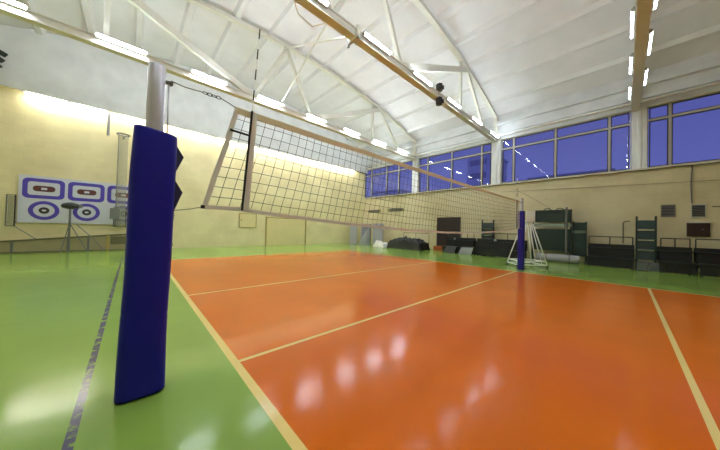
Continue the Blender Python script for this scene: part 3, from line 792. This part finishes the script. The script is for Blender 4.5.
def wall_frame(x, label, h0, h1, wd):
    f = thing('metal_frame', label, 'frame', (x, YL-.1, 0))
    for dx in (-wd/2, wd/2):
        MB().tube([(dx, -.1, h0), (dx, -.1, h1)], .022, 6).build('upright', M_DARK if dx > 0 else M_GREYD, f)
        MB().tube([(dx, -.1, h0+.15), (dx, .1 if x < -2 else -.02, h0+.15)], .02, 6).build('stay', M_GREYD, f)
    for z in (h0, h1): MB().tube([(-wd/2, -.1, z), (wd/2, -.1, z)], .018, 6).build('crossbar', M_GREYD, f)
    MB().tube([(wd/2, -.12, h0), (wd/2+.65, -.2, .5)], .016, 6).build('brace', M_GREYD, f)
    MB().span((-wd/2+.03, -.105, h0+.03), (wd/2-.03, -.095, h1-.03)).build('screen', NETTING, f)
wall_frame(-4.36, 'thin metal frame on the wall left of the target board', 1.1, 2.35, .20)
wall_frame(-1.22, 'thin metal frame at the right end of the target board', 1.15, 2.1, .42)
ct = thing('netting_tube', 'tall grey netting tube hanging before the right targets', 'net', (-1.2, YL-.58, 0))
MB().lathe([(.20, 5.55), (.18, 5.3), (.18, 1.3), (.12, 1.2)][::-1], n=20).build('netting', NETTING, ct, smooth=False)
MB().tube([(.22*math.cos(a*PI/12), .22*math.sin(a*PI/12), 5.55) for a in range(24)], .03, 6, closed=True).build('ring', M_GREYD, ct)
MB().tube([(-.15, .1, 1.15), (-.15, .1, 5.5)], .02, 6).build('pole', M_GREYD, ct); MB().bar((0, .1, 5.5), (0, .56, 5.5), .05, .05).build('bracket', M_GREYD, ct)
bx = thing('control_box', 'grey box mounted at the foot of the netting tube', 'box', (-1.36, YL-.92, 1.75))
MB().box((0, 0, 0), (.34, .2, .5)).build('case', M_GREYD, bx, bevel=.02); MB().bar((0, .08, 0), (0, .14, 0), .05, .05).build('arm', M_GREYD, bx)
# low barrier along the wall, its top sloping
br = thing('low_barrier', 'low cream barrier with a dark top rail along the end wall', 'barrier', (-3.3, 14.0, 0))
zt = lambda x: .46+.085*(x+1.4)
MB().prism([(-2.2, .02), (2.7, .02), (2.7, zt(2.7)), (-2.2, zt(-2.2))], (0, .06, 0)).build('panel', M_BARR, br)
MB().bar((-2.2, .03, zt(-2.2)), (2.7, .03, zt(2.7)), .12, .07).build('top_rail', mat('olive_rail', (104, 98, 68), .6), br)
MB().bar((-2.2, -.02, .03), (2.7, -.02, .03), .06, .06).build('foot_rail', MATS['olive_rail'], br)
for x, mm in ((-1.55, M_GREYD), (-.95, M_GREYD), (1.1, M_GREYD), (1.72, mat('yellow_post', (176, 150, 70), .5))): MB().span((x-.035, -.05, 0), (x+.035, 0, zt(x)+(.05 if x > 1.5 else -.05))).build('post', mm, br)
MB().span((1.8, -.03, .3), (2.7, 0, zt(1.8)-.06)).build('dark_panel', MATS['olive_rail'], br)
tag(MB().tube([(-1.74, YL-.12, 6.55), (-1.74, YL-.12, 5.5)], .05, 8).build('hanging_rod', M_GREYD), 'short grey rod hanging under the bulkhead lamps', 'rod')
db = thing('folded_bracket', 'dark folded bracket high in the upper left corner', 'bracket', (-4.9, 13.8, 7.75))
for k in range(3): MB().bar((-.45+.12*k, -.05*k, .35-.25*k), (.35-.05*k, -.05*k, -.05-.28*k), .08, .16).build('arm', mat('bracket_dark_green', (40, 48, 42), .6), db)
MB().span((-.50, .0, -.7), (-.40, .08, .45)).build('plate', MATS['bracket_dark_green'], db)
# loose cable on the middle tie beam
tag(MB().tube([(1.9, T2+.13, 6.9), (2.1, T2+.2, 6.62), (2.5, T2+.2, 6.55), (2.85, T2+.13, 6.8)], .014, 6).build('loose_cable', M_TAPE), 'loose pale cable looping under the middle tie beam', 'cable')

# ------------------------------------------------------------------ town outside at dusk
def building(x, y0, y1, h, label, floors):
    b = thing('building', label, 'building', (x, (y0+y1)/2, -6), kind=None)
    hw = abs(y1-y0)/2
    MB().span((0, -hw, 0), (12, hw, h+6)).build('wall', M_BUILD, b); MB().span((-.3, -hw-.3, h+6), (12.3, hw+.3, h+6.5)).build('roof', M_BUILDW, b)
    for k in range(floors): MB().span((-.06, -hw+.8, h+6-2.4-3.2*k), (.02, hw-.8, h+6-1.0-3.2*k)).build('window_row', M_BUILDW, b)
building(60, 18.9, 24.3, 19.8, 'dim tower block seen through the window left of the middle pillar', 6)
building(66, -1, 12.5, 13.6, 'low dim block along the bottom of the window right of the middle pillar', 3)
building(60, 46, 57, 13.5, 'dim block seen through the corner window', 6)
